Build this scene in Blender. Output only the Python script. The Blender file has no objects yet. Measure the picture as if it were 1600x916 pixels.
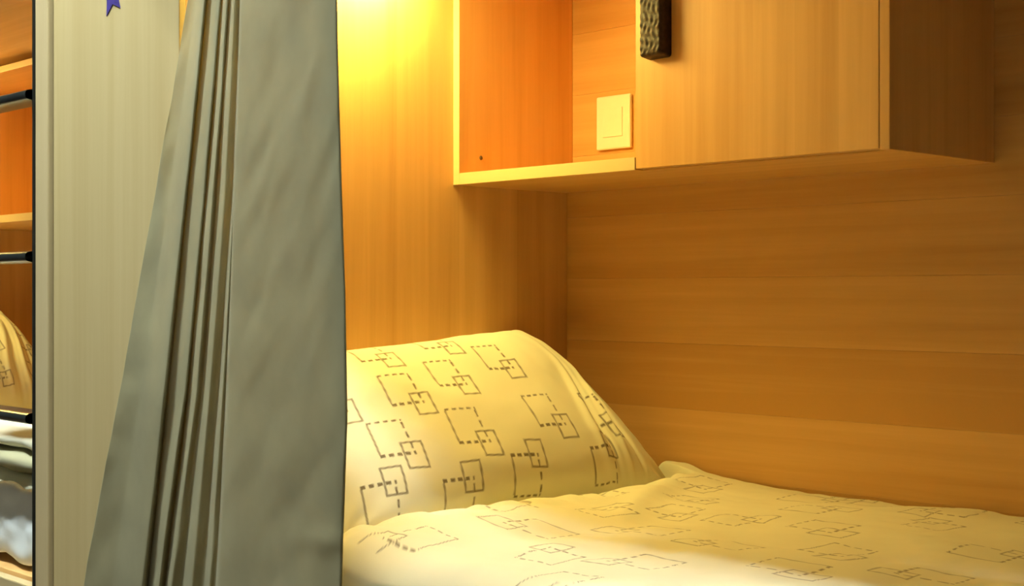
import bpy, bmesh, math, random
import numpy as np
from mathutils import Vector

# ---------------------------------------------------------------- camera, light, exposure
# World frame: X along the bunk (head wall at X = 0), Y towards the back wall (Y = 0), Z up,
# the lens height is Z = 0, so that the floor lies at Z = FLOOR.
FLOOR = -0.81
ROOMTOP = 2.2
scene = bpy.context.scene
col = scene.collection
cam_d = bpy.data.cameras.new('camera')
cam = bpy.data.objects.new('camera', cam_d)
col.objects.link(cam)
cam_d.sensor_fit = 'HORIZONTAL'
cam_d.sensor_width = 36.0
cam_d.lens = 36.0 * 2200.0 / 1600.0
cam_d.clip_start = 0.05
cam.location = (1.952, -2.038, 0.0)
cam.rotation_euler = (math.radians(90), 0, math.radians(46))
scene.camera = cam

world = bpy.data.worlds.new('world')
scene.world = world
world.use_nodes = True
world.node_tree.nodes['Background'].inputs[0].default_value = (0.8, 0.9, 0.85, 1)
world.node_tree.nodes['Background'].inputs[1].default_value = 0.004

vs = scene.view_settings
vs.view_transform = 'Standard'
vs.look = 'None'
vs.gamma = 1.0
vs.exposure = 0.0
vs.use_curve_mapping = False

AISLE_COLOR = (0.87, 1.0, 1.0)
AISLE_STRENGTH = 330.0
LAMP_COLOR = (1.0, 0.83, 0.235)
LAMP_STRENGTH = 89.0

random.seed(4)
rng = np.random.default_rng(7)

# ---------------------------------------------------------------- materials
def new_mat(name):
    m = bpy.data.materials.new(name)
    m.use_nodes = True
    nt = m.node_tree
    return m, nt, nt.nodes['Principled BSDF']

def N(nt, kind, **kw):
    n = nt.nodes.new(kind)
    for k, v in kw.items():
        setattr(n, k, v)
    return n

def math_node(nt, op, a, b=None):
    n = N(nt, 'ShaderNodeMath', operation=op)
    for i, v in enumerate((a, b)):
        if v is None:
            continue
        if isinstance(v, (int, float)):
            n.inputs[i].default_value = v
        else:
            nt.links.new(v, n.inputs[i])
    return n.outputs[0]

def wood(name, grain, light, dark, rough=0.42, strip=0.075, strip_amt=0.10, spread=0.06, coat=0.0):
    """laminated veneer: streaks along the grain axis, wide strips of slightly different tone"""
    m, nt, b = new_mat(name)
    tc = N(nt, 'ShaderNodeTexCoord')
    mp = N(nt, 'ShaderNodeMapping')
    sc = [34.0, 34.0, 34.0]
    sc['XYZ'.index(grain)] = 1.1
    mp.inputs['Scale'].default_value = sc
    nt.links.new(tc.outputs['Object'], mp.inputs['Vector'])
    n1 = N(nt, 'ShaderNodeTexNoise')
    n1.inputs['Scale'].default_value = 1.0
    n1.inputs['Detail'].default_value = 5.0
    n1.inputs['Roughness'].default_value = 0.62
    n1.inputs['Distortion'].default_value = 0.25
    nt.links.new(mp.outputs[0], n1.inputs['Vector'])
    mp2 = N(nt, 'ShaderNodeMapping')
    sc2 = [9.0, 9.0, 9.0]
    sc2['XYZ'.index(grain)] = 0.5
    mp2.inputs['Scale'].default_value = sc2
    nt.links.new(tc.outputs['Object'], mp2.inputs['Vector'])
    n2 = N(nt, 'ShaderNodeTexNoise')
    n2.inputs['Scale'].default_value = 1.0
    n2.inputs['Detail'].default_value = 3.0
    nt.links.new(mp2.outputs[0], n2.inputs['Vector'])
    sep = N(nt, 'ShaderNodeSeparateXYZ')
    nt.links.new(tc.outputs['Object'], sep.inputs[0])
    ax = [a for a in 'XYZ' if a != grain]
    s = math_node(nt, 'ADD', sep.outputs[ax[0]], sep.outputs[ax[1]])
    s = math_node(nt, 'FLOOR', math_node(nt, 'DIVIDE', s, strip))
    wn = N(nt, 'ShaderNodeTexWhiteNoise', noise_dimensions='1D')
    nt.links.new(s, wn.inputs['W'])
    oi = N(nt, 'ShaderNodeObjectInfo')
    f = math_node(nt, 'ADD', math_node(nt, 'MULTIPLY', n1.outputs['Fac'], 0.75),
                  math_node(nt, 'MULTIPLY', n2.outputs['Fac'], 0.45))
    f = math_node(nt, 'ADD', f, math_node(nt, 'MULTIPLY', math_node(nt, 'SUBTRACT', wn.outputs['Value'], 0.5), strip_amt * 2))
    f = math_node(nt, 'ADD', f, math_node(nt, 'MULTIPLY', math_node(nt, 'SUBTRACT', oi.outputs['Random'], 0.5), spread * 2))
    # boards of one wall differ in tone: the object's own colour shifts the veneer
    sc_ = N(nt, 'ShaderNodeSeparateColor')
    nt.links.new(oi.outputs['Color'], sc_.inputs[0])
    f = math_node(nt, 'ADD', f, math_node(nt, 'SUBTRACT', sc_.outputs[0], 1.0))
    cr = N(nt, 'ShaderNodeValToRGB')
    cr.color_ramp.elements[0].position = 0.32
    cr.color_ramp.elements[1].position = 0.86
    cr.color_ramp.elements[0].color = (*dark, 1)
    cr.color_ramp.elements[1].color = (*light, 1)
    nt.links.new(f, cr.inputs[0])
    nt.links.new(cr.outputs[0], b.inputs['Base Color'])
    b.inputs['Roughness'].default_value = rough
    b.inputs['Specular IOR Level'].default_value = 0.35
    bp = N(nt, 'ShaderNodeBump')
    bp.inputs['Strength'].default_value = 0.08
    bp.inputs['Distance'].default_value = 0.001
    nt.links.new(n1.outputs['Fac'], bp.inputs['Height'])
    nt.links.new(bp.outputs[0], b.inputs['Normal'])
    return m

def plain(name, colr, rough=0.5, metal=0.0, noise=0.06, scale=40.0, bump=0.0, spec=0.5):
    m, nt, b = new_mat(name)
    tc = N(nt, 'ShaderNodeTexCoord')
    n1 = N(nt, 'ShaderNodeTexNoise')
    n1.inputs['Scale'].default_value = scale
    n1.inputs['Detail'].default_value = 4.0
    nt.links.new(tc.outputs['Object'], n1.inputs['Vector'])
    cr = N(nt, 'ShaderNodeValToRGB')
    cr.color_ramp.elements[0].position = 0.3
    cr.color_ramp.elements[1].position = 0.7
    cr.color_ramp.elements[0].color = (*[c * (1 - noise) for c in colr], 1)
    cr.color_ramp.elements[1].color = (*[min(1, c * (1 + noise)) for c in colr], 1)
    nt.links.new(n1.outputs['Fac'], cr.inputs[0])
    nt.links.new(cr.outputs[0], b.inputs['Base Color'])
    b.inputs['Roughness'].default_value = rough
    b.inputs['Metallic'].default_value = metal
    b.inputs['Specular IOR Level'].default_value = spec
    if bump:
        bp = N(nt, 'ShaderNodeBump')
        bp.inputs['Strength'].default_value = bump
        bp.inputs['Distance'].default_value = 0.002
        nt.links.new(n1.outputs['Fac'], bp.inputs['Height'])
        nt.links.new(bp.outputs[0], b.inputs['Normal'])
    return m

def weave(name, colr, rough=0.9, translucent=0.0, printed=None, cloud=0.07):
    """cloth: fine weave bump, soft mottling, an optional print mask read from the mesh"""
    m, nt, b = new_mat(name)
    tc = N(nt, 'ShaderNodeTexCoord')
    n1 = N(nt, 'ShaderNodeTexNoise')
    n1.inputs['Scale'].default_value = 11.0
    n1.inputs['Detail'].default_value = 4.0
    nt.links.new(tc.outputs['Object'], n1.inputs['Vector'])
    cr = N(nt, 'ShaderNodeValToRGB')
    cr.color_ramp.elements[0].position = 0.3
    cr.color_ramp.elements[1].position = 0.7
    cr.color_ramp.elements[0].color = (*[c * (1 - cloud) for c in colr], 1)
    cr.color_ramp.elements[1].color = (*[min(1, c * (1 + cloud)) for c in colr], 1)
    nt.links.new(n1.outputs['Fac'], cr.inputs[0])
    out = cr.outputs[0]
    if printed:
        at = N(nt, 'ShaderNodeAttribute', attribute_name='print_mask')
        mx = N(nt, 'ShaderNodeMix', data_type='RGBA')
        nt.links.new(at.outputs['Fac'], mx.inputs[0])
        nt.links.new(out, mx.inputs[6])
        mx.inputs[7].default_value = (*printed, 1)
        out = mx.outputs[2]
    nt.links.new(out, b.inputs['Base Color'])
    b.inputs['Roughness'].default_value = rough
    b.inputs['Specular IOR Level'].default_value = 0.15
    b.inputs['Sheen Weight'].default_value = 0.08
    nw = N(nt, 'ShaderNodeTexNoise')
    nw.inputs['Scale'].default_value = 420.0
    nw.inputs['Detail'].default_value = 1.0
    nt.links.new(tc.outputs['Object'], nw.inputs['Vector'])
    bp = N(nt, 'ShaderNodeBump')
    bp.inputs['Strength'].default_value = 0.12
    bp.inputs['Distance'].default_value = 0.0006
    nt.links.new(nw.outputs['Fac'], bp.inputs['Height'])
    nt.links.new(bp.outputs[0], b.inputs['Normal'])
    if translucent > 0:
        tr = N(nt, 'ShaderNodeBsdfTranslucent')
        nt.links.new(out, tr.inputs['Color'])
        ms = N(nt, 'ShaderNodeMixShader')
        ms.inputs[0].default_value = translucent
        nt.links.new(b.outputs[0], ms.inputs[1])
        nt.links.new(tr.outputs[0], ms.inputs[2])
        nt.links.new(ms.outputs[0], nt.nodes['Material Output'].inputs['Surface'])
    return m

def glow(name, colr, strength):
    m, nt, b = new_mat(name)
    b.inputs['Base Color'].default_value = (0.9, 0.88, 0.8, 1)
    b.inputs['Emission Color'].default_value = (*colr, 1)
    b.inputs['Emission Strength'].default_value = strength
    return m

W_L, W_D = (0.81, 0.48, 0.178), (0.605, 0.315, 0.092)
M = {}
M['wood_x'] = wood('veneer_grain_along', 'X', W_L, W_D, strip_amt=0.0, spread=0.05)
M['wood_z'] = wood('veneer_grain_upright', 'Z', W_L, W_D)
M['wood_y'] = wood('veneer_grain_across', 'Y', W_L, W_D)
M['edge'] = wood('pale_edge_band', 'X', (0.74, 0.56, 0.28), (0.66, 0.47, 0.21), strip_amt=0.0)
M['panel'] = wood('pale_aisle_laminate', 'Z', (0.60, 0.475, 0.240), (0.50, 0.375, 0.172), strip=0.11, strip_amt=0.10)
M['trim'] = wood('pale_aisle_trim', 'Z', (0.58, 0.46, 0.255), (0.50, 0.38, 0.20), strip_amt=0.02)
M['floor'] = wood('floor_boards', 'X', (0.13, 0.09, 0.055), (0.08, 0.052, 0.03), strip=0.12)
M['paint'] = plain('off_white_paint', (0.30, 0.30, 0.28), 0.85, noise=0.03, scale=6)
M['cloth_wall'] = plain('darkened_curtain_wall', (0.06, 0.062, 0.05), 0.95, noise=0.08, scale=6)  # unseen curtained walls, colour darkened to cut light bouncing into the bunks
M['black'] = plain('black_lacquered_steel', (0.012, 0.014, 0.013), 0.28, 0.0, noise=0.2, scale=25)
M['bronze'] = plain('dark_bronze', (0.034, 0.018, 0.012), 0.55, 0.0, noise=0.6, scale=160, bump=0.3, spec=0.3)
M['plastic'] = plain('cream_plastic', (0.84, 0.82, 0.68), 0.35, noise=0.02)
M['screw'] = plain('brown_screw_cap', (0.16, 0.08, 0.03), 0.5)
M['steel'] = plain('grey_track_metal', (0.55, 0.55, 0.53), 0.4, 0.8, noise=0.04)
M['gap'] = plain('dark_joint', (0.12, 0.085, 0.045), 0.8)
M['sticker'] = plain('purple_sticker_vinyl', (0.065, 0.045, 0.24), 0.4, noise=0.35, scale=90)
CLOTH = (0.88, 0.835, 0.62)
INK = (0.10, 0.055, 0.022)
M['print'] = weave('printed_cotton', CLOTH, printed=INK, cloud=0.02)
M['sheet'] = weave('cream_cotton_sheet', CLOTH, cloud=0.02)
M['curtain'] = weave('grey_green_curtain_cloth', (0.42, 0.375, 0.21), translucent=0.40, cloud=0.08)
M['olive'] = weave('olive_blanket_cloth', (0.46, 0.43, 0.26), cloud=0.06)
M['white'] = weave('white_quilt_cloth', (0.86, 0.89, 0.88), cloud=0.04)
M['lamp'] = glow('warm_lamp_diffuser', LAMP_COLOR, LAMP_STRENGTH)
M['tube'] = glow('cool_ceiling_tube', AISLE_COLOR, AISLE_STRENGTH)

# ---------------------------------------------------------------- object helpers
def tag(o, label=None, cat=None, group=None, kind=None):
    if label: o['label'] = label
    if cat: o['category'] = cat
    if group: o['group'] = group
    if kind: o['kind'] = kind
    return o

def thing(name, loc, label, cat, group=None):
    o = bpy.data.objects.new(name, None)
    o.empty_display_size = 0.05
    o.location = loc
    col.objects.link(o)
    return tag(o, label, cat, group)

def world_loc(o):
    v = Vector(o.location)
    while o.parent:
        o = o.parent
        v += Vector(o.location)
    return v

def link(name, me, mat, parent=None, smooth=False):
    """me holds world coordinates; the origin goes to the base of the mesh (or to the parent's)"""
    n = len(me.vertices)
    co = np.empty(n * 3)
    me.vertices.foreach_get('co', co)
    co = co.reshape(-1, 3)
    lo, hi = co.min(0), co.max(0)
    org = np.array([(lo[0] + hi[0]) / 2, (lo[1] + hi[1]) / 2, lo[2]])
    me.vertices.foreach_set('co', (co - org).ravel())
    me.update()
    if mat: me.materials.append(mat)
    if smooth:
        me.polygons.foreach_set('use_smooth', [True] * len(me.polygons))
    o = bpy.data.objects.new(name, me)
    col.objects.link(o)
    o.location = org
    if parent:
        o.location = Vector(org) - world_loc(parent)
        o.parent = parent
    return o

def box_mesh(name, x0, x1, y0, y1, z0, z1, bev=0.0015, seg=2):
    bm = bmesh.new()
    bmesh.ops.create_cube(bm, size=1.0)
    for v in bm.verts:
        v.co = Vector((x0 if v.co.x < 0 else x1, y0 if v.co.y < 0 else y1, z0 if v.co.z < 0 else z1))
    if bev > 0:
        bmesh.ops.bevel(bm, geom=list(bm.edges), offset=bev, segments=seg, affect='EDGES', profile=0.5)
    me = bpy.data.meshes.new(name)
    bm.to_mesh(me)
    bm.free()
    return me

def box(name, x0, x1, y0, y1, z0, z1, mat, parent=None, bev=0.0015, seg=2):
    return link(name, box_mesh(name, x0, x1, y0, y1, z0, z1, bev, seg), mat, parent)

def structure(o):
    o['kind'] = 'structure'
    return o

def grid_mesh(name, P, closed=False):
    """P: (n, m, 3) array of world points"""
    n, m = P.shape[:2]
    idx = np.arange(n * m).reshape(n, m)
    a, b, c, d = idx[:-1, :-1], idx[1:, :-1], idx[1:, 1:], idx[:-1, 1:]
    q = np.stack([a, b, c, d], -1).reshape(-1, 4)
    if closed:
        a, b, c, d = idx[:-1, -1], idx[1:, -1], idx[1:, 0], idx[:-1, 0]
        q = np.concatenate([q, np.stack([a, b, c, d], -1).reshape(-1, 4)])
    me = bpy.data.meshes.new(name)
    me.vertices.add(n * m)
    me.vertices.foreach_set('co', P.reshape(-1))
    me.loops.add(q.size)
    me.loops.foreach_set('vertex_index', q.ravel().astype(np.int32))
    me.polygons.add(len(q))
    me.polygons.foreach_set('loop_start', np.arange(0, q.size, 4, dtype=np.int32))
    me.polygons.foreach_set('loop_total', np.full(len(q), 4, dtype=np.int32))
    me.update(calc_edges=True)
    me.validate()
    return me

def noise2(x, y, seed=0):
    """smooth value noise on arrays, about -1..1"""
    r = np.random.default_rng(seed).uniform(-1, 1, (64, 64))
    xi, yi = np.floor(x).astype(int), np.floor(y).astype(int)
    fx, fy = x - xi, y - yi
    fx, fy = fx * fx * (3 - 2 * fx), fy * fy * (3 - 2 * fy)
    g = lambda i, j: r[i % 64, j % 64]
    return (g(xi, yi) * (1 - fx) + g(xi + 1, yi) * fx) * (1 - fy) + (g(xi, yi + 1) * (1 - fx) + g(xi + 1, yi + 1) * fx) * fy

def motif_mask(U, V, motifs, w=0.0017):
    """printed pairs of outlined oblongs: a larger one with broken top and bottom lines, a smaller one at its corner"""
    mask = np.zeros_like(U)
    for (cu, cv, ang, sc, flip) in motifs:
        ca, sa = math.cos(ang), math.sin(ang)
        sel = (np.abs(U - cu) < 0.12 * sc) & (np.abs(V - cv) < 0.12 * sc)
        if not sel.any():
            continue
        du, dv = U[sel] - cu, V[sel] - cv
        x, y = (du * ca + dv * sa) / sc * flip, (-du * sa + dv * ca) / sc
        mm = np.zeros_like(x)
        for (ox, oy, hx, hy, dash) in ((0, 0, 0.027, 0.031, True), (0.027, -0.034, 0.0165, 0.022, False)):
            xx, yy = x - ox, y - oy
            d = np.abs(np.maximum(np.abs(xx) - hx, np.abs(yy) - hy))
            line = np.clip((w / sc * 1.35 - d) / (w / sc * 0.7), 0, 1)
            if dash:
                on_h = np.abs(yy) > hy - 0.003
                br = np.clip(np.sin(xx * 2 * math.pi / 0.0135) * 2.5 + 1.3, 0, 1)
                br2 = np.clip(np.sin(yy * 2 * math.pi / 0.019 + 1.0) * 2.5 + 1.6, 0, 1)
                line = line * np.where(on_h, br, np.where(xx > 0, br2, 0.8))
                thick = np.clip((w / sc * 2.0 - d) / (w / sc * 0.7), 0, 1) * np.where(on_h & (yy < 0), br, 0)
                line = np.maximum(line, thick)
            else:
                line = line * 0.85
            mm = np.maximum(mm, line)
        mask[sel] = np.maximum(mask[sel], mm)
    return mask

def add_print(me, mask, strength=0.85):
    at = me.attributes.new('print_mask', 'FLOAT', 'POINT')
    at.data.foreach_set('value', (mask.ravel() * strength).astype(np.float32))

# ---------------------------------------------------------------- the room shell
XL, XR, YF = -4.7, 3.3, -3.0
PITCH = 2.371                      # from one bunk's head wall to the next one's
AISLE = -0.879                     # front plane of the bunks
BED_L = 1.885
CEIL = 0.665                       # underside of the bunk's own ceiling

structure(box('floor', XL, XR, YF, 0.1, FLOOR - 0.05, FLOOR, M['floor'], bev=0))
structure(box('ceiling', XL, XR, YF, 0.1, ROOMTOP, ROOMTOP + 0.05, M['paint'], bev=0))
structure(box('wall_front', XL, XR, YF - 0.05, YF, FLOOR, ROOMTOP, M['cloth_wall'], bev=0))
structure(box('wall_left', XL - 0.05, XL, YF, 0.1, FLOOR, ROOMTOP, M['paint'], bev=0))
structure(box('wall_right', XR, XR + 0.05, YF, 0.1, FLOOR, ROOMTOP, M['cloth_wall'], bev=0))
wall_back = structure(box('wall_back', XL, XR, 0.012, 0.1, FLOOR, ROOMTOP, M['wood_x'], bev=0))

# veneer boards of the back wall, one set for each bunk in view
PLANK_H = 0.1215
plank_me = {}
for bx, (x0, x1) in enumerate(((0.0, BED_L), (-PITCH, -PITCH + BED_L))):
    first = None
    for k in range(-5, 6):
        z0 = 0.028 + k * PLANK_H
        z1 = z0 + PLANK_H
        if first is None:
            first = box('veneer_board', x0, x1, 0.0, 0.012, z0 + 0.0001, z1 - 0.0001, M['wood_x'], wall_back, bev=0.0004, seg=1)
            base_loc = Vector(first.location)
        else:
            o = first.copy()
            o.location = base_loc + Vector((0, 0, (k + 5) * PLANK_H))
            col.objects.link(o)
        tone = {0: 0.94, -1: 1.02, -2: 0.72, -3: 0.98, -4: 0.86}.get(k, 0.88)
        (first if k == -5 else o).color = (tone, tone, tone, 1)

def partition(name, x0, x1):
    """solid block between two bunks: its right side is a head wall, its front a pale laminate panel"""
    p = structure(box(name, x0 + 0.012, x1 - 0.012, AISLE + 0.012, 0.0, FLOOR, ROOMTOP, M['gap'], bev=0))
    box('front_panel', x0 + 0.058, x1, AISLE, AISLE + 0.012, FLOOR, ROOMTOP, M['panel'], p, bev=0.001)
    box('head_panel', x1 - 0.012, x1, AISLE + 0.0122, 0.0, FLOOR, ROOMTOP, M['wood_z'], p, bev=0)
    box('foot_panel', x0, x0 + 0.012, AISLE + 0.0122, 0.0, FLOOR, ROOMTOP, M['wood_z'], p, bev=0)
    box('edge_trim', x0 + 0.001, x0 + 0.052, AISLE - 0.008, AISLE + 0.012, FLOOR, ROOMTOP, M['trim'], p, bev=0.003)
    return p

partition('wall_head', -PITCH + BED_L, 0.0)
partition('wall_far_head', -PITCH - 0.486, -PITCH)

# bunk ceilings = underside of the upper berths, with a front rail
for x0, x1 in ((0.0, XR), (-PITCH, -PITCH + BED_L)):  # the near ceiling is lengthened past its bed, unseen, to shade the foot end
    c = structure(box('ceiling_bunk', x0, x1, AISLE + 0.02, 0.0, CEIL, CEIL + 0.03, M['wood_x'], bev=0.001))
    box('berth_rail', x0, x1, AISLE, AISLE + 0.02, CEIL - 0.005, CEIL + 0.26, M['wood_x'], c, bev=0.002)

# ---------------------------------------------------------------- aisle ceiling light
for (lx, ly, half, lab) in ((0.76, -1.28, 0.19, 'small cool white light on the aisle ceiling outside the near bunk'),
                            (-0.72, -1.58, 0.60, 'long cool white tube light on the aisle ceiling outside the ladder bunk')):
    t = thing('ceiling_light', (lx, ly, ROOMTOP - 0.06), lab, 'ceiling light', 'lights along the aisle ceiling')
    box('housing', lx - half - 0.02, lx + half + 0.02, ly - 0.06, ly + 0.06, ROOMTOP - 0.035, ROOMTOP, M['plastic'], t, bev=0.006)
    box('diffuser', lx - half, lx + half, ly - 0.05, ly + 0.05, ROOMTOP - 0.06, ROOMTOP - 0.0352, M['tube'], t, bev=0.008)

# ---------------------------------------------------------------- beds
def bed(x0, label):
    t = thing('bunk_bed', (x0 + BED_L / 2, AISLE / 2, FLOOR), label, 'bed')
    box('platform', x0 + 0.001, x0 + BED_L - 0.001, AISLE + 0.022, -0.001, -0.555, -0.530, M['wood_x'], t)
    box('bed_rail', x0 + 0.001, x0 + BED_L - 0.001, AISLE, AISLE + 0.022, -0.66, -0.538, M['panel_x'], t, bev=0.003)
    for k in range(3):
        w = (BED_L - 0.02) / 3
        d = box('drawer', x0 + 0.01 + k * w + 0.002, x0 + 0.01 + (k + 1) * w - 0.002, AISLE + 0.004, -0.05, FLOOR + 0.03, -0.664, M['panel_x'], t)
        box('grip', x0 + 0.01 + (k + .5) * w - 0.05, x0 + 0.01 + (k + .5) * w + 0.05, AISLE - 0.012, AISLE + 0.0038, -0.72, -0.705, M['steel'], d, bev=0.003)
    box('plinth', x0 + 0.02, x0 + BED_L - 0.02, AISLE + 0.05, -0.05, FLOOR, FLOOR + 0.028, M['wood_x'], t)
    return t

M['panel_x'] = wood('pale_rail_laminate', 'X', (0.60, 0.475, 0.255), (0.50, 0.375, 0.185), strip_amt=0.03)
bed(0.0, 'built-in wooden bunk bed base under the printed bedding beside the curtain')
bed(-PITCH, 'built-in wooden bunk bed base behind the black ladder rungs')

def mattress(x0, label, front=AISLE + 0.012):
    me = box_mesh('mattress', x0 + 0.006, x0 + BED_L - 0.006, front, -0.006, -0.5295, -0.362, 0.03, 5)
    o = link('mattress', me, M['sheet'], None, smooth=True)
    return tag(o, label, 'mattress', 'bunk mattresses')

mattress(0.0, 'cream sheeted mattress under the pillow and printed quilt')
mattress(-PITCH, 'cream sheeted mattress seen past the black ladder rungs', -0.79)

# ---------------------------------------------------------------- quilt of the near bunk
PI = math.pi
PILLOW_MOTIFS = [(-.235, -.050, -.15, 1.1, 1), (-.087, -.058, -.12, 1.1, 1), (.095, -.050, -.05, 1.1, 1), (-.165, .040, -.12, 1.05, 1), (.235, -.058, .05, 1.1, 1),
                 (-.006, -.165, PI - .1, 1.1, -1), (-.155, -.182, PI - .1, 1.1, -1), (-.300, -.155, PI - .15, 1.05, -1), (.185, -.170, PI, 1.05, -1),
                 (-.058, .060, -.1, 1.0, 1), (.070, .085, -.05, 1.0, 1), (-.160, .150, -.1, 1.0, 1), (-.02, .160, -.1, 1.0, 1), (-.30, .06, -.1, 1.05, 1)]
QUILT_MOTIFS = []
for k, (x, y) in enumerate([(.505, -.81), (.545, -.62), (.507, -.44), (.491, -.217), (.41, -.085), (.65, -.50), (.66, -.335), (.694, -.178),
                            (.915, -.44), (.73, -.04), (.912, -.186), (1.066, -.329), (.87, -.05), (.80, -.69), (.68, -.74), (.95, -.60),
                            (.79, -.84), (1.09, -.50), (1.14, -.18), (1.02, -.04), (1.22, -.38), (.385, -.32), (.41, -.56), (.62, -.07),
                            (1.10, -.70), (1.26, -.58), (1.32, -.25), (.80, -.30), (.55, -.33), (.80, -.52)]):
    QUILT_MOTIFS.append((x, y, (k * 3 % 4) * PI / 2 + 0.1 * math.sin(k * 2.3), 1.2 + 0.1 * math.sin(k * 1.7), 1 if k % 3 else -1))

def make_quilt():
    ny, nx = 420, 470
    # across the bed: back edge, top, then over the front edge and down
    s = np.concatenate([np.linspace(-0.008, -0.838, ny - 40), -0.838 - np.linspace(0.004, 0.26, 40)])
    tt = np.concatenate([np.linspace(0, 0.03, 16), np.linspace(0.033, 0.95, nx - 80), np.linspace(0.97, 1.50, 64)])
    S, T = np.meshgrid(s, tt, indexing='ij')
    yy = np.clip(-S, 0, 0.9)
    edge = np.interp(yy, [0, 0.07, 0.12, 0.25, 0.435, 0.60, 0.70, 0.80, 0.9], [0.245, 0.262, 0.238, 0.262, 0.302, 0.308, 0.326, 0.352, 0.39])
    edge = edge + 0.006 * noise2(yy * 22, yy * 0, 3) + 0.003 * noise2(yy * 55, yy * 0, 4)
    edge = np.maximum(edge, np.interp(yy, HEM_Y, HEM_X) + 0.014) + 0.007 * np.abs(noise2(yy * 26, yy * 0, 71)) + 0.004 * noise2(yy * 60, yy * 0, 72)
    X = edge + T
    X = np.minimum(X, BED_L - 0.012)
    # front drop: quarter turn, radius 0.04
    over = np.clip(-0.838 - S, 0, None)
    R = 0.085
    ang = np.clip(over / R, 0, math.pi / 2)
    Y = np.where(over > 0, -0.838 - R * np.sin(ang), S)
    Zdrop = np.where(over > 0, -R * (1 - np.cos(ang)) - np.clip(over - R * math.pi / 2, 0, None), 0)
    curl = 0.026 * np.sqrt(np.clip(1 - (1 - np.clip(T / 0.024, 0, 1)) ** 2, 0, 1))
    h = -0.364 + curl
    h = h + 0.0045 * noise2(X * 7, S * 7, 11) + 0.0024 * noise2(X * 17 + 3, S * 15, 12) + 0.0010 * noise2(X * 45, S * 40, 13)
    # puckers behind the hem, a raised fold in the corner by the back wall, a soft sag of the front edge
    h = h + 0.007 * np.exp(-((T - 0.05) / 0.04) ** 2) * (1 + noise2(yy * 34 + T * 12, T * 20 + 2, 5)) + 0.003 * np.exp(-(T / 0.16) ** 2) * noise2(yy * 48, T * 22, 6)
    h = h + 0.024 * np.exp(-((X - 0.27) / 0.12) ** 2 - ((S + 0.0) / 0.12) ** 2)
    h = h + 0.016 * np.exp(-((X - 0.46) / 0.07) ** 2 - ((S + 0.70) / 0.22) ** 2)
    h = h + 0.010 * np.exp(-((X - 0.46 - 0.5 * (yy - 0.3)) / 0.03) ** 2) * np.exp(-((yy - 0.3) / 0.16) ** 2)
    h = np.maximum(h, -0.3615 + 0.002 * (curl > 0.002))
    Z = h + Zdrop
    Y = Y - np.where(over > R, 0.006 * noise2(X * 14, X * 0, 21), 0)
    P = np.stack([X, Y, Z], -1)
    me = grid_mesh('quilt', P)
    add_print(me, motif_mask(X, S, QUILT_MOTIFS, 0.0014), 0.72)
    o = link('quilt', me, M['print'], None, smooth=True)
    return tag(o, 'cream quilt with dark outlined oblongs spread over the near bunk below the pillow', 'quilt')

# ---------------------------------------------------------------- pillows
PILLOW_FRONT = []

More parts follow.
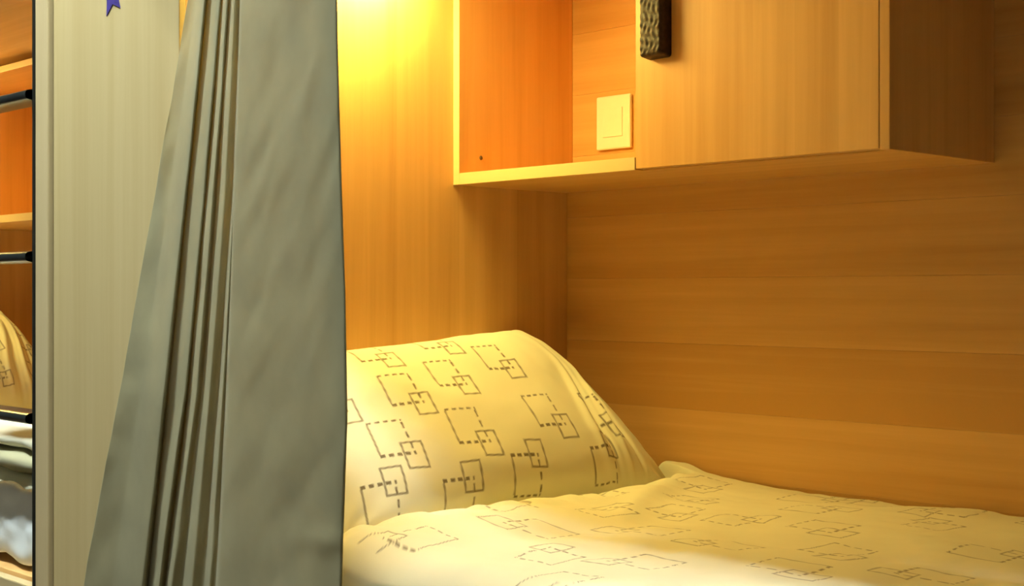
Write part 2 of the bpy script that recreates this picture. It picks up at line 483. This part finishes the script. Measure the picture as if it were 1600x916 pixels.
def pillow_mesh(cx, cy, cz, alpha, L, Wd, T, motifs, seed=0, res=1.0, floor_z=-0.3612, wall_x=0.004, wall_y=-0.004):
    nu, nv = int(400 * res), int(250 * res)
    def side(sign, nu, nv):
        a = np.linspace(-math.pi / 2, math.pi / 2, nu)
        b = np.linspace(-math.pi / 2, math.pi / 2, nv)
        u, v = np.meshgrid(0.55 * np.sin(a) + 0.45 * a / (math.pi / 2), 0.5 * np.sin(b) + 0.5 * b / (math.pi / 2), indexing='ij')
        prof = (np.clip(1 - np.abs(u) ** 2.6, 0, 1) ** 0.55) * (np.clip(1 - np.abs(v) ** 3.0, 0, 1) ** 0.52)
        t = T * prof
        # fabric: folds that fan out from the corners, soft dents, fine creases
        fold = 0.0
        for (su, sv, k, ph) in ((1, -1, 15, 0.3), (1, 1, 12, 1.4), (-1, -1, 13, 2.0), (-1, 1, 11, 0.8)):
            du, dv = (u - su * 1.05) * Wd, (v - sv * 1.1) * L
            rr = np.hypot(du, dv)
            th = np.arctan2(dv, du)
            fold = fold + np.exp(-((rr - 0.10) / 0.10) ** 2) * np.sin(th * k + ph)
        edge_f = np.clip(prof * 3, 0, 1)
        crease = 0.0
        for (u0, sl, wd, am) in ((0.60, 0.10, 0.030, 0.008), (0.67, 0.09, 0.020, -0.009), (0.74, 0.08, 0.022, 0.010), (0.82, 0.05, 0.018, -0.007)):
            crease = crease + am * np.exp(-((u - u0 - sl * v - 0.03 * np.sin(v * 4)) / wd) ** 2) * np.exp(-((v + 0.25) / 0.6) ** 2)
        t = t + sign * edge_f * (0.0040 * fold + 0.0030 * noise2(u * 5 + 9, v * 3, seed + 1) + 0.0008 * noise2(u * 13, v * 8, seed + 2) + crease) * sign
        # pinched sides between pulled-out corners
        lu = u * Wd / 2 * (1 - 0.045 * (1 - v ** 2) * np.abs(u) ** 3)
        lv = v * L / 2 * (1 - 0.05 * (1 - u ** 2) * np.abs(v) ** 3)
        lw = sign * t
        ca, sa = math.cos(alpha), math.sin(alpha)
        X = cx - lv * ca + lw * sa
        Z = cz + lv * sa + lw * ca
        # the upper right shoulder is drawn in, the left end sinks a little
        Y = cy + lu - 0.12 * np.clip(u, 0, 1) ** 1.5 * ((v + 1) / 2) ** 2.2
        Z = Z + 0.07 * lu * np.clip((Z - floor_z) / 0.25, 0, 1)
        # the low corners lie flat on the bed; the body settles on the sheet, against the walls
        Z = np.maximum(Z, floor_z)
        X = np.maximum(X, wall_x)
        Y = np.minimum(Y, wall_y)
        return np.stack([X, Y, Z], -1), lu, lv
    Pf, lu, lv = side(1, nu, nv)
    Pb, _, _ = side(-1, nu, nv)
    # weld the two faces along the seam: lay the back rows after the front ones, closed loop in v
    P = np.concatenate([Pf, Pb[:, ::-1][:, 1:-1]], axis=1)
    me = grid_mesh('pillow', P, closed=True)
    mask = np.zeros(P.shape[:2])
    # print laid out by lengths along the cloth, measured from the pillow's middle
    sv = np.concatenate([np.zeros((nu, 1)), np.cumsum(np.linalg.norm(np.diff(Pf, axis=1), axis=2), axis=1)], axis=1)
    su = np.concatenate([np.zeros((1, nv)), np.cumsum(np.linalg.norm(np.diff(Pf, axis=0), axis=2), axis=0)], axis=0)
    sv = sv - sv[:, nv // 2:nv // 2 + 1]
    su = su - su[nu // 2:nu // 2 + 1, :]
    PILLOW_FRONT.extend([Pf, su, sv])
    mask[:, :nv] = motif_mask(su, sv, motifs, 0.0018)
    add_print(me, mask)
    bm = bmesh.new()
    bm.from_mesh(me)
    bmesh.ops.remove_doubles(bm, verts=bm.verts, dist=0.00002)
    bm.to_mesh(me)
    bm.free()
    return me

pm = pillow_mesh(0.168, -0.425, -0.232, math.radians(42), 0.40, 0.76, 0.085, PILLOW_MOTIFS, seed=30)
pil = tag(link('pillow', pm, M['print'], None, smooth=True),
          'plump cream pillow with dark outlined oblongs leaning on the head wall beside the curtain', 'pillow', 'printed pillows')

# the quilt's hem runs along the foot of the pillow
low = PILLOW_FRONT[0].reshape(-1, 3)
low = low[low[:, 2] < -0.318]
HEM_Y = np.linspace(0, 0.9, 46)
HEM_X = np.array([low[np.abs(low[:, 1] + y) < 0.022, 0].max(initial=0.2) for y in HEM_Y])
quilt = make_quilt()

LP = -PITCH
far_motifs = [(x, y, 0.1, 1.0, 1) for x in np.arange(-0.3, 0.34, 0.15) for y in (-0.11, 0.01, 0.12)]
pm2 = pillow_mesh(LP + 0.21, -0.432, -0.212, math.radians(46), 0.42, 0.76, 0.10, far_motifs, seed=50, res=0.6, wall_x=LP + 0.004)
pil2 = tag(link('pillow', pm2, M['print'], None, smooth=True),
           'printed cream pillow seen beyond the ladder rungs at the left edge', 'pillow', 'printed pillows')

# ---------------------------------------------------------------- wall cabinets
CB, CT, CD = 0.200, 0.645, -0.303          # bottom, top, front plane

def prism_round(name, x0, x1, z0, z1, y0, y1, r, mat, parent, relief=0.0):
    """upright plate with rounded corners, face towards -Y, finely hammered front"""
    nx, nz = 22, 64
    xs, zs = np.linspace(x0, x1, nx), np.linspace(z0, z1, nz)
    bm = bmesh.new()
    rows = []
    for z in zs:
        row = []
        for x in xs:
            ex = min(x - x0, x1 - x); ez = min(z - z0, z1 - z)
            e = min(ex, ez)
            d = (y1 - y0) * math.sqrt(max(0, 1 - (1 - min(1, e / r)) ** 2))
            px, pz = x, z
            if ex < r and ez < r:
                cxx = x0 + r if x < (x0 + x1) / 2 else x1 - r
                czz = z0 + r if z < (z0 + z1) / 2 else z1 - r
                vx, vz = x - cxx, z - czz
                mxx = max(abs(vx), abs(vz), 1e-9); ln = math.hypot(vx, vz) + 1e-9
                px, pz = cxx + vx * mxx / ln, czz + vz * mxx / ln
            wob = relief * (math.sin(x * 640 + 2.2 * math.sin(z * 170)) * (0.5 + 0.5 * math.sin(z * 310 + x * 200)) + 0.4 * math.sin(z * 520 + x * 90)) if e > r * 0.5 else 0
            row.append(bm.verts.new((px, y1 - d - wob, pz)))
        rows.append(row)
    for j in range(nz - 1):
        for i in range(nx - 1):
            bm.faces.new((rows[j][i], rows[j][i + 1], rows[j + 1][i + 1], rows[j + 1][i]))
    loop = [rows[0][i] for i in range(nx)] + [rows[j][-1] for j in range(1, nz)] + [rows[-1][i] for i in range(nx - 2, -1, -1)] + [rows[j][0] for j in range(nz - 2, 0, -1)]
    bm.faces.new(loop[::-1])
    bmesh.ops.recalc_face_normals(bm, faces=bm.faces)
    me = bpy.data.meshes.new(name)
    bm.to_mesh(me); bm.free()
    return link(name, me, mat, parent, smooth=True)

def cabinet(x0, length, niche, label):
    t = thing('wall_cabinet', (x0 + length / 2, -0.15, CB), label, 'cabinet', 'cabinets over the beds')
    th = 0.016
    open_all = niche >= length
    box('side_panel', x0, x0 + th, CD, -0.0005, CB + 0.0, CT, M['wood_z'], t, bev=0.0008)
    box('edge_band', x0, x0 + th, CD - 0.0012, CD - 0.0001, CB, CT, M['edge'], t, bev=0.0004, seg=1)
    nb = x0 + (length if open_all else niche)
    box('bottom_panel', x0 + th + 0.0002, x0 + length - th - 0.0002, CD + (0.0 if open_all else 0.02), -0.0005, CB, CB + 0.021, M['wood_x'], t, bev=0.0008)
    if not open_all:
        box('bottom_panel', x0 + th + 0.0002, nb, CD, CD + 0.0198, CB, CB + 0.021, M['wood_x'], t, bev=0.0008)
    box('edge_band', x0 + th + 0.0002, nb, CD - 0.0012, CD - 0.0001, CB, CB + 0.021, M['edge'], t, bev=0.0004, seg=1)
    box('top_panel', x0 + th + 0.0002, x0 + length - th - 0.0002, CD + (0.0 if open_all else 0.0198), -0.0005, CT - 0.018, CT, M['wood_x'], t, bev=0.0008)
    box('side_panel', x0 + length - th, x0 + length, CD + 0.0005, -0.0005, CB, CT, M['wood_z'], t, bev=0.0008)
    if not open_all:
        box('top_panel', x0 + th + 0.0002, nb, CD, CD + 0.0196, CT - 0.018, CT, M['wood_x'], t, bev=0.0008)
        box('divider', nb + 0.001, nb + 0.001 + th, CD + 0.0198, -0.0005, CB + 0.0212, CT - 0.0182, M['wood_z'], t, bev=0.0008)
        d = box('door', nb + 0.0006, x0 + length - th - 0.001, CD, CD + 0.018, CB + 0.002, CT - 0.001, M['wood_z'], t, bev=0.0008)
        h = prism_round('handle', x0 + 0.470, x0 + 0.520, 0.375, 0.545, CD - 0.024, CD - 0.0002, 0.006, M['bronze'], d, relief=0.0011)
        h['label'] = 'dark hammered bronze pull'
    # two screw caps on the inner face of the side panel
    for z in (0.253, CT - 0.07):
        bm = bmesh.new()
        bmesh.ops.create_uvsphere(bm, u_segments=10, v_segments=6, radius=0.0042)
        for v in bm.verts:
            v.co = Vector((x0 + th + v.co.x * 0.35, -0.249 + v.co.y, z + v.co.z))
        me = bpy.data.meshes.new('screw_cap'); bm.to_mesh(me); bm.free()
        link('screw_cap', me, M['screw'], t, smooth=True)
    return t

cabinet(0.0, 0.910, 0.444, 'wooden wall cabinet with open niche and door with dark pull above the near bed')
cabinet(-PITCH, 1.20, 2.0, 'open wooden wall shelf box above the far bed behind the ladder')

# ---------------------------------------------------------------- switch on the niche's back
t = thing('wall_switch', (0.131, -0.004, 0.278), 'square cream switch plate inside the open cabinet niche', 'switch')
box('cover_plate', 0.087, 0.175, -0.009, -0.0002, 0.278, 0.382, M['plastic'], t, bev=0.0035, seg=3)
box('rocker', 0.106, 0.156, -0.0108, -0.0092, 0.302, 0.358, M['plastic'], t, bev=0.0006)

# ---------------------------------------------------------------- reading lamps
def lamp(x0, label):
    y0, y1, z0 = -0.745, -0.440, 0.560
    t = thing('reading_lamp', (x0, (y0 + y1) / 2, z0), label, 'lamp', 'reading lamps on the head walls')
    box('back_plate', x0 + 0.0005, x0 + 0.012, y0 - 0.01, y1 + 0.01, z0 + 0.03, z0 + 0.10, M['plastic'], t, bev=0.003)
    box('cover', x0 + 0.0122, x0 + 0.116, y0 - 0.01, y1 + 0.01, z0 + 0.0502, z0 + 0.085, M['plastic'], t, bev=0.006, seg=3)
    for y in (y0 - 0.01, y1 + 0.0002):
        box('end_cap', x0 + 0.0122, x0 + 0.116, y, y + 0.0098, z0 + 0.030, z0 + 0.05, M['plastic'], t, bev=0.003)  # unseen caps, added to hold some lamp light back from the niche
    # rounded diffuser, open downwards, along the wall
    n, m = 12, 18
    ys = np.linspace(y0, y1, n)
    P = np.zeros((n + 2, m, 3))
    for i in range(n + 2):
        k = min(max(i - 1, 0), n - 1)
        sc = 0.02 if i in (0, n + 1) else 1.0
        for j in range(m):
            a = -math.pi * j / (m - 1)
            P[i, j] = (x0 + 0.060 + 0.044 * math.cos(a) * sc, ys[k], z0 + 0.05 + 0.050 * math.sin(a) * sc)
    me = grid_mesh('diffuser', P, closed=True)
    link('diffuser', me, M['lamp'], t, smooth=False)
    return t

lamp(0.0, 'warm glowing wall lamp high on the head wall beside the curtain')
lamp(-PITCH, 'warm glowing wall lamp over the far bed behind the ladder')

# ---------------------------------------------------------------- ladder with black treads
def ladder():
    xr = -PITCH + BED_L - 0.0005
    xl = xr - 0.40
    y0, y1 = AISLE - 0.011, AISLE + 0.018
    t = thing('bunk_ladder', ((xl + xr) / 2, AISLE, -0.538), 'black steel ladder with flat rungs in front of the far bunk', 'ladder')
    top = 1.45
    for x in (xr - 0.004, xl):
        box('stile', x, x + 0.004, y0, y1, -0.5378, top, M['black'], t, bev=0.0008)
    first = None
    for k in range(-1, 5):
        z = 0.066 + k * 0.294
        if first is None:
            # flattened tube, oval in section
            n, m = 10, 20
            P = np.zeros((n, m, 3))
            xs = np.linspace(xl + 0.0042, xr - 0.0042, n)
            for i in range(n):
                for j in range(m):
                    a = 2 * math.pi * j / m
                    c, s = math.cos(a), math.sin(a)
                    P[i, j] = (xs[i], AISLE + 0.008 + 0.032 * math.copysign(abs(c) ** 0.6, c), z + 0.0108 * math.copysign(abs(s) ** 0.6, s))
            first = link('rung', grid_mesh('rung', P, closed=True), M['black'], t, smooth=True)
            base = Vector(first.location)
        else:
            o = first.copy()
            o.location = base + Vector((0, 0, (k + 1) * 0.294))
            col.objects.link(o)
    return t
ladder()

# ---------------------------------------------------------------- bedding on the far bunk, by the ladder
def soft_slab(name, x0, x1, y0, y1, z0, z1, mat, parent=None, amp=0.008, seed=0, sq=0.45, freq=9.0):
    """a folded layer of cloth: flattened superellipsoid with lumps"""
    n, m = 70, 48
    P = np.zeros((n, m, 3))
    cx, cy, cz = (x0 + x1) / 2, (y0 + y1) / 2, (z0 + z1) / 2
    hx, hy, hz = (x1 - x0) / 2, (y1 - y0) / 2, (z1 - z0) / 2
    a = np.linspace(-math.pi / 2, math.pi / 2, n)[:, None]
    b = np.linspace(0, 2 * math.pi, m, endpoint=False)[None, :]
    pw = lambda v, e: np.sign(v) * np.abs(v) ** e
    X = cx + hx * pw(np.sin(a), 0.5) * np.ones_like(b)
    rr = pw(np.cos(a), 0.3)
    Y = cy + hy * rr * pw(np.cos(b), sq)
    Z = cz + hz * rr * pw(np.sin(b), 0.75)
    d = amp * noise2(X * freq + seed, (Y + Z) * freq * 1.6, seed) + amp * 0.4 * noise2(X * freq * 2.6, (Y - Z) * freq * 3, seed + 1)
    Y = Y + d * np.cos(b) * rr
    Z = Z + d * np.sin(b) * rr
    Z = np.maximum(Z, z0)
    P[..., 0], P[..., 1], P[..., 2] = X, Y, Z
    return link(name, grid_mesh(name, P, closed=True), mat, parent, smooth=True)

bx0, bx1 = -1.25, -0.515
t = thing('folded_blanket', ((bx0 + bx1) / 2, -0.74, -0.3618), 'olive beige folded blanket on the far bed behind the ladder', 'blanket')
soft_slab('lower_fold', bx0, bx1, -0.80, -0.56, -0.3615, -0.318, M['olive'], t, seed=3)
soft_slab('upper_fold', bx0 + 0.02, bx1 - 0.01, -0.79, -0.58, -0.3175, -0.285, M['sheet'], t, seed=8)
tag(soft_slab('rolled_quilt', bx0, bx1 + 0.01, -0.848, -0.808, -0.522, -0.372, M['white'], None, amp=0.010, seed=5, sq=0.8, freq=11),
    'white puffy quilt hanging over the far bed edge below the olive blanket', 'quilt')

# ---------------------------------------------------------------- curtain
CURTAIN = [
(0.62, [(-0.06,-0.905),(0.03,-0.905),(0.15,-0.924),(0.156,-0.911),(0.216,-0.929),(0.201,-0.919),(0.242,-0.935),(0.23,-0.925),(0.261,-0.938),(0.258,-0.93),(0.284,-0.945),(0.281,-0.942),(0.324,-0.967),(0.408,-0.982),(0.501,-0.997),(0.572,-1.007),(0.529,-0.983)]),  # unseen top level, flared left to block aisle light from the pillow
(0.47, [(0.077,-0.905),(0.1,-0.905),(0.155,-0.924),(0.141,-0.911),(0.203,-0.929),(0.189,-0.919),(0.231,-0.935),(0.221,-0.925),(0.254,-0.938),(0.253,-0.93),(0.279,-0.945),(0.276,-0.942),(0.318,-0.967),(0.406,-0.981),(0.503,-0.997),(0.575,-1.007),(0.532,-0.983)]),
(0.3, [(0.022,-0.905),(0.057,-0.905),(0.124,-0.924),(0.111,-0.912),(0.178,-0.929),(0.166,-0.919),(0.211,-0.935),(0.203,-0.926),(0.24,-0.938),(0.243,-0.93),(0.27,-0.945),(0.267,-0.942),(0.308,-0.967),(0.402,-0.981),(0.506,-0.997),(0.58,-1.008),(0.538,-0.983)]),
(0.15, [(-0.03,-0.905),(0.015,-0.905),(0.093,-0.924),(0.082,-0.912),(0.153,-0.929),(0.143,-0.919),(0.189,-0.935),(0.185,-0.926),(0.225,-0.938),(0.232,-0.93),(0.26,-0.945),(0.257,-0.942),(0.297,-0.967),(0.397,-0.981),(0.511,-0.997),(0.587,-1.008),(0.544,-0.983)]),
(0, [(-0.069,-0.913),(-0.016,-0.912),(0.071,-0.929),(0.059,-0.915),(0.13,-0.931),(0.12,-0.92),(0.167,-0.935),(0.165,-0.926),(0.205,-0.938),(0.213,-0.93),(0.245,-0.945),(0.245,-0.942),(0.29,-0.967),(0.393,-0.981),(0.515,-0.997),(0.595,-1.008),(0.553,-0.983)]),
(-0.15, [(-0.1,-0.925),(-0.041,-0.922),(0.053,-0.936),(0.04,-0.921),(0.108,-0.934),(0.096,-0.921),(0.143,-0.935),(0.143,-0.926),(0.184,-0.938),(0.194,-0.93),(0.229,-0.945),(0.233,-0.942),(0.281,-0.967),(0.387,-0.981),(0.514,-0.997),(0.599,-1.008),(0.557,-0.983)]),
(-0.3, [(-0.156,-0.925),(-0.085,-0.922),(0.02,-0.936),(0.01,-0.921),(0.07,-0.934),(0.063,-0.921),(0.106,-0.935),(0.114,-0.926),(0.158,-0.938),(0.172,-0.93),(0.21,-0.945),(0.219,-0.942),(0.265,-0.966),(0.374,-0.981),(0.498,-0.997),(0.59,-1.008),(0.548,-0.983)]),
(-0.45, [(-0.213,-0.925),(-0.128,-0.922),(-0.013,-0.936),(-0.02,-0.921),(0.033,-0.934),(0.029,-0.921),(0.07,-0.934),(0.086,-0.926),(0.133,-0.938),(0.152,-0.93),(0.192,-0.945),(0.205,-0.942),(0.252,-0.966),(0.363,-0.981),(0.485,-0.997),(0.584,-1.008),(0.541,-0.983)]),
(-0.62, [(-0.258,-0.925),(-0.161,-0.922),(-0.036,-0.936),(-0.041,-0.921),(0.007,-0.934),(0.006,-0.921),(0.044,-0.934),(0.067,-0.926),(0.115,-0.938),(0.137,-0.93),(0.179,-0.945),(0.195,-0.942),(0.241,-0.966),(0.355,-0.981),(0.474,-0.997),(0.578,-1.007),(0.535,-0.983)]),
]

def catmull(pts, t):
    """pts (n, 2), t array in 0..n-1"""
    n = len(pts)
    i = np.clip(np.floor(t).astype(int), 0, n - 2)
    f = (t - i)[:, None]
    p0, p1, p2, p3 = pts[np.clip(i - 1, 0, n - 1)], pts[i], pts[i + 1], pts[np.clip(i + 2, 0, n - 1)]
    k = 0.62
    m1, m2 = (p2 - p0) * k * 0.5, (p3 - p1) * k * 0.5
    return (2 * f**3 - 3 * f**2 + 1) * p1 + (f**3 - 2 * f**2 + f) * m1 + (-2 * f**3 + 3 * f**2) * p2 + (f**3 - f**2) * m2

def make_curtain():
    zs_c = np.array([c[0] for c in CURTAIN])[::-1]
    arr = np.array([c[1] for c in CURTAIN])[::-1]             # ascending z
    nz, ns = 150, 320
    zs = np.linspace(-0.66, 0.88, nz)  # cloth carried up out of view to keep aisle light off the pillow
    tt = np.linspace(0, arr.shape[1] - 1, ns)
    P = np.zeros((nz, ns, 3))
    for a, z in enumerate(zs):
        lev = np.array([[np.interp(z, zs_c, arr[:, k, c]) for c in (0, 1)] for k in range(arr.shape[1])])
        p = catmull(lev, tt)
        P[a, :, 0], P[a, :, 1], P[a, :, 2] = p[:, 0], p[:, 1], z
    S, Z = tt[None, :] * np.ones((nz, 1)), P[..., 2]
    # slack creases: slanting on the wide pleat, horizontal on the outer flap
    main = np.exp(-((S - 13.5) / 1.7) ** 2)
    flap = np.clip(1.6 - S, 0, 1)
    w = main * (0.0022 * noise2(Z * 9 + S * 1.1, S * 1.3, 61) + 0.0018 * noise2(Z * 26 - S * 2.4, S * 1.5, 62))
    w = w + main * 0.005 * np.exp(-((Z + 0.31 - 0.012 * (S - 14)) / 0.010) ** 2) * np.clip(S - 13.6, 0, 1)
    w = w + flap * (0.003 * noise2(Z * 13 + S, S * 0.7, 63) + 0.0015 * noise2(Z * 30, S * 1.5, 64))
    w = w + 0.0016 * noise2(Z * 14, S * 2.0, 65)
    P[..., 0] += w * 0.72
    P[..., 1] -= w * 0.69
    P[..., 1] = np.minimum(P[..., 1], AISLE - 0.014)
    me = grid_mesh('cloth', P)
    t = thing('curtain', (0.25, -0.955, -0.66), 'grey-green bunched privacy curtain hanging at the near bunk opening', 'curtain')
    o = link('cloth', me, M['curtain'], t, smooth=True)
    sm = o.modifiers.new('thickness', 'SOLIDIFY')
    sm.thickness = 0.0016
    sm.offset = 0.0
    # hooks and gliders up to the track
    for k in range(7):
        x = 0.20 + k * 0.052
        bx = box('glider', x - 0.004, x + 0.004, -0.961, -0.953, 0.866, 0.902, M['plastic'], t, bev=0.001)
    return t
make_curtain()
t = thing('curtain_track', (BED_L / 2, -0.955, 0.90), 'slim grey metal curtain track along the near bunk opening', 'curtain track')
box('rail', 0.02, BED_L - 0.02, -0.966, -0.948, 0.9025, 0.92, M['steel'], t, bev=0.003)
for x in (0.12, 0.95, 1.75):
    box('bracket', x - 0.012, x + 0.012, -0.9478, AISLE - 0.0003, 0.900, 0.921, M['steel'], t, bev=0.002)

# ---------------------------------------------------------------- sticker on the pale panel
def sticker():
    cx, cz, R = -0.214, 0.503, 0.040
    bm = bmesh.new()
    pts = []
    for k in range(10):
        a = math.pi / 2 + k * math.pi / 5 + 0.16
        rr = R if k % 2 == 0 else R * 0.47
        pts.append((cx + rr * math.cos(a), cz + rr * math.sin(a)))
    f = [bm.verts.new((x, AISLE - 0.0012, z)) for x, z in pts]
    b = [bm.verts.new((x, AISLE - 0.0001, z)) for x, z in pts]
    bm.faces.new(f)
    bm.faces.new(b[::-1])
    for i in range(10):
        j = (i + 1) % 10
        bm.faces.new((f[i], b[i], b[j], f[j]))
    bmesh.ops.recalc_face_normals(bm, faces=bm.faces)
    me = bpy.data.meshes.new('sticker'); bm.to_mesh(me); bm.free()
    tag(link('sticker', me, M['sticker']), 'small purple pointed sticker high on the pale panel left of the curtain', 'sticker')
sticker()
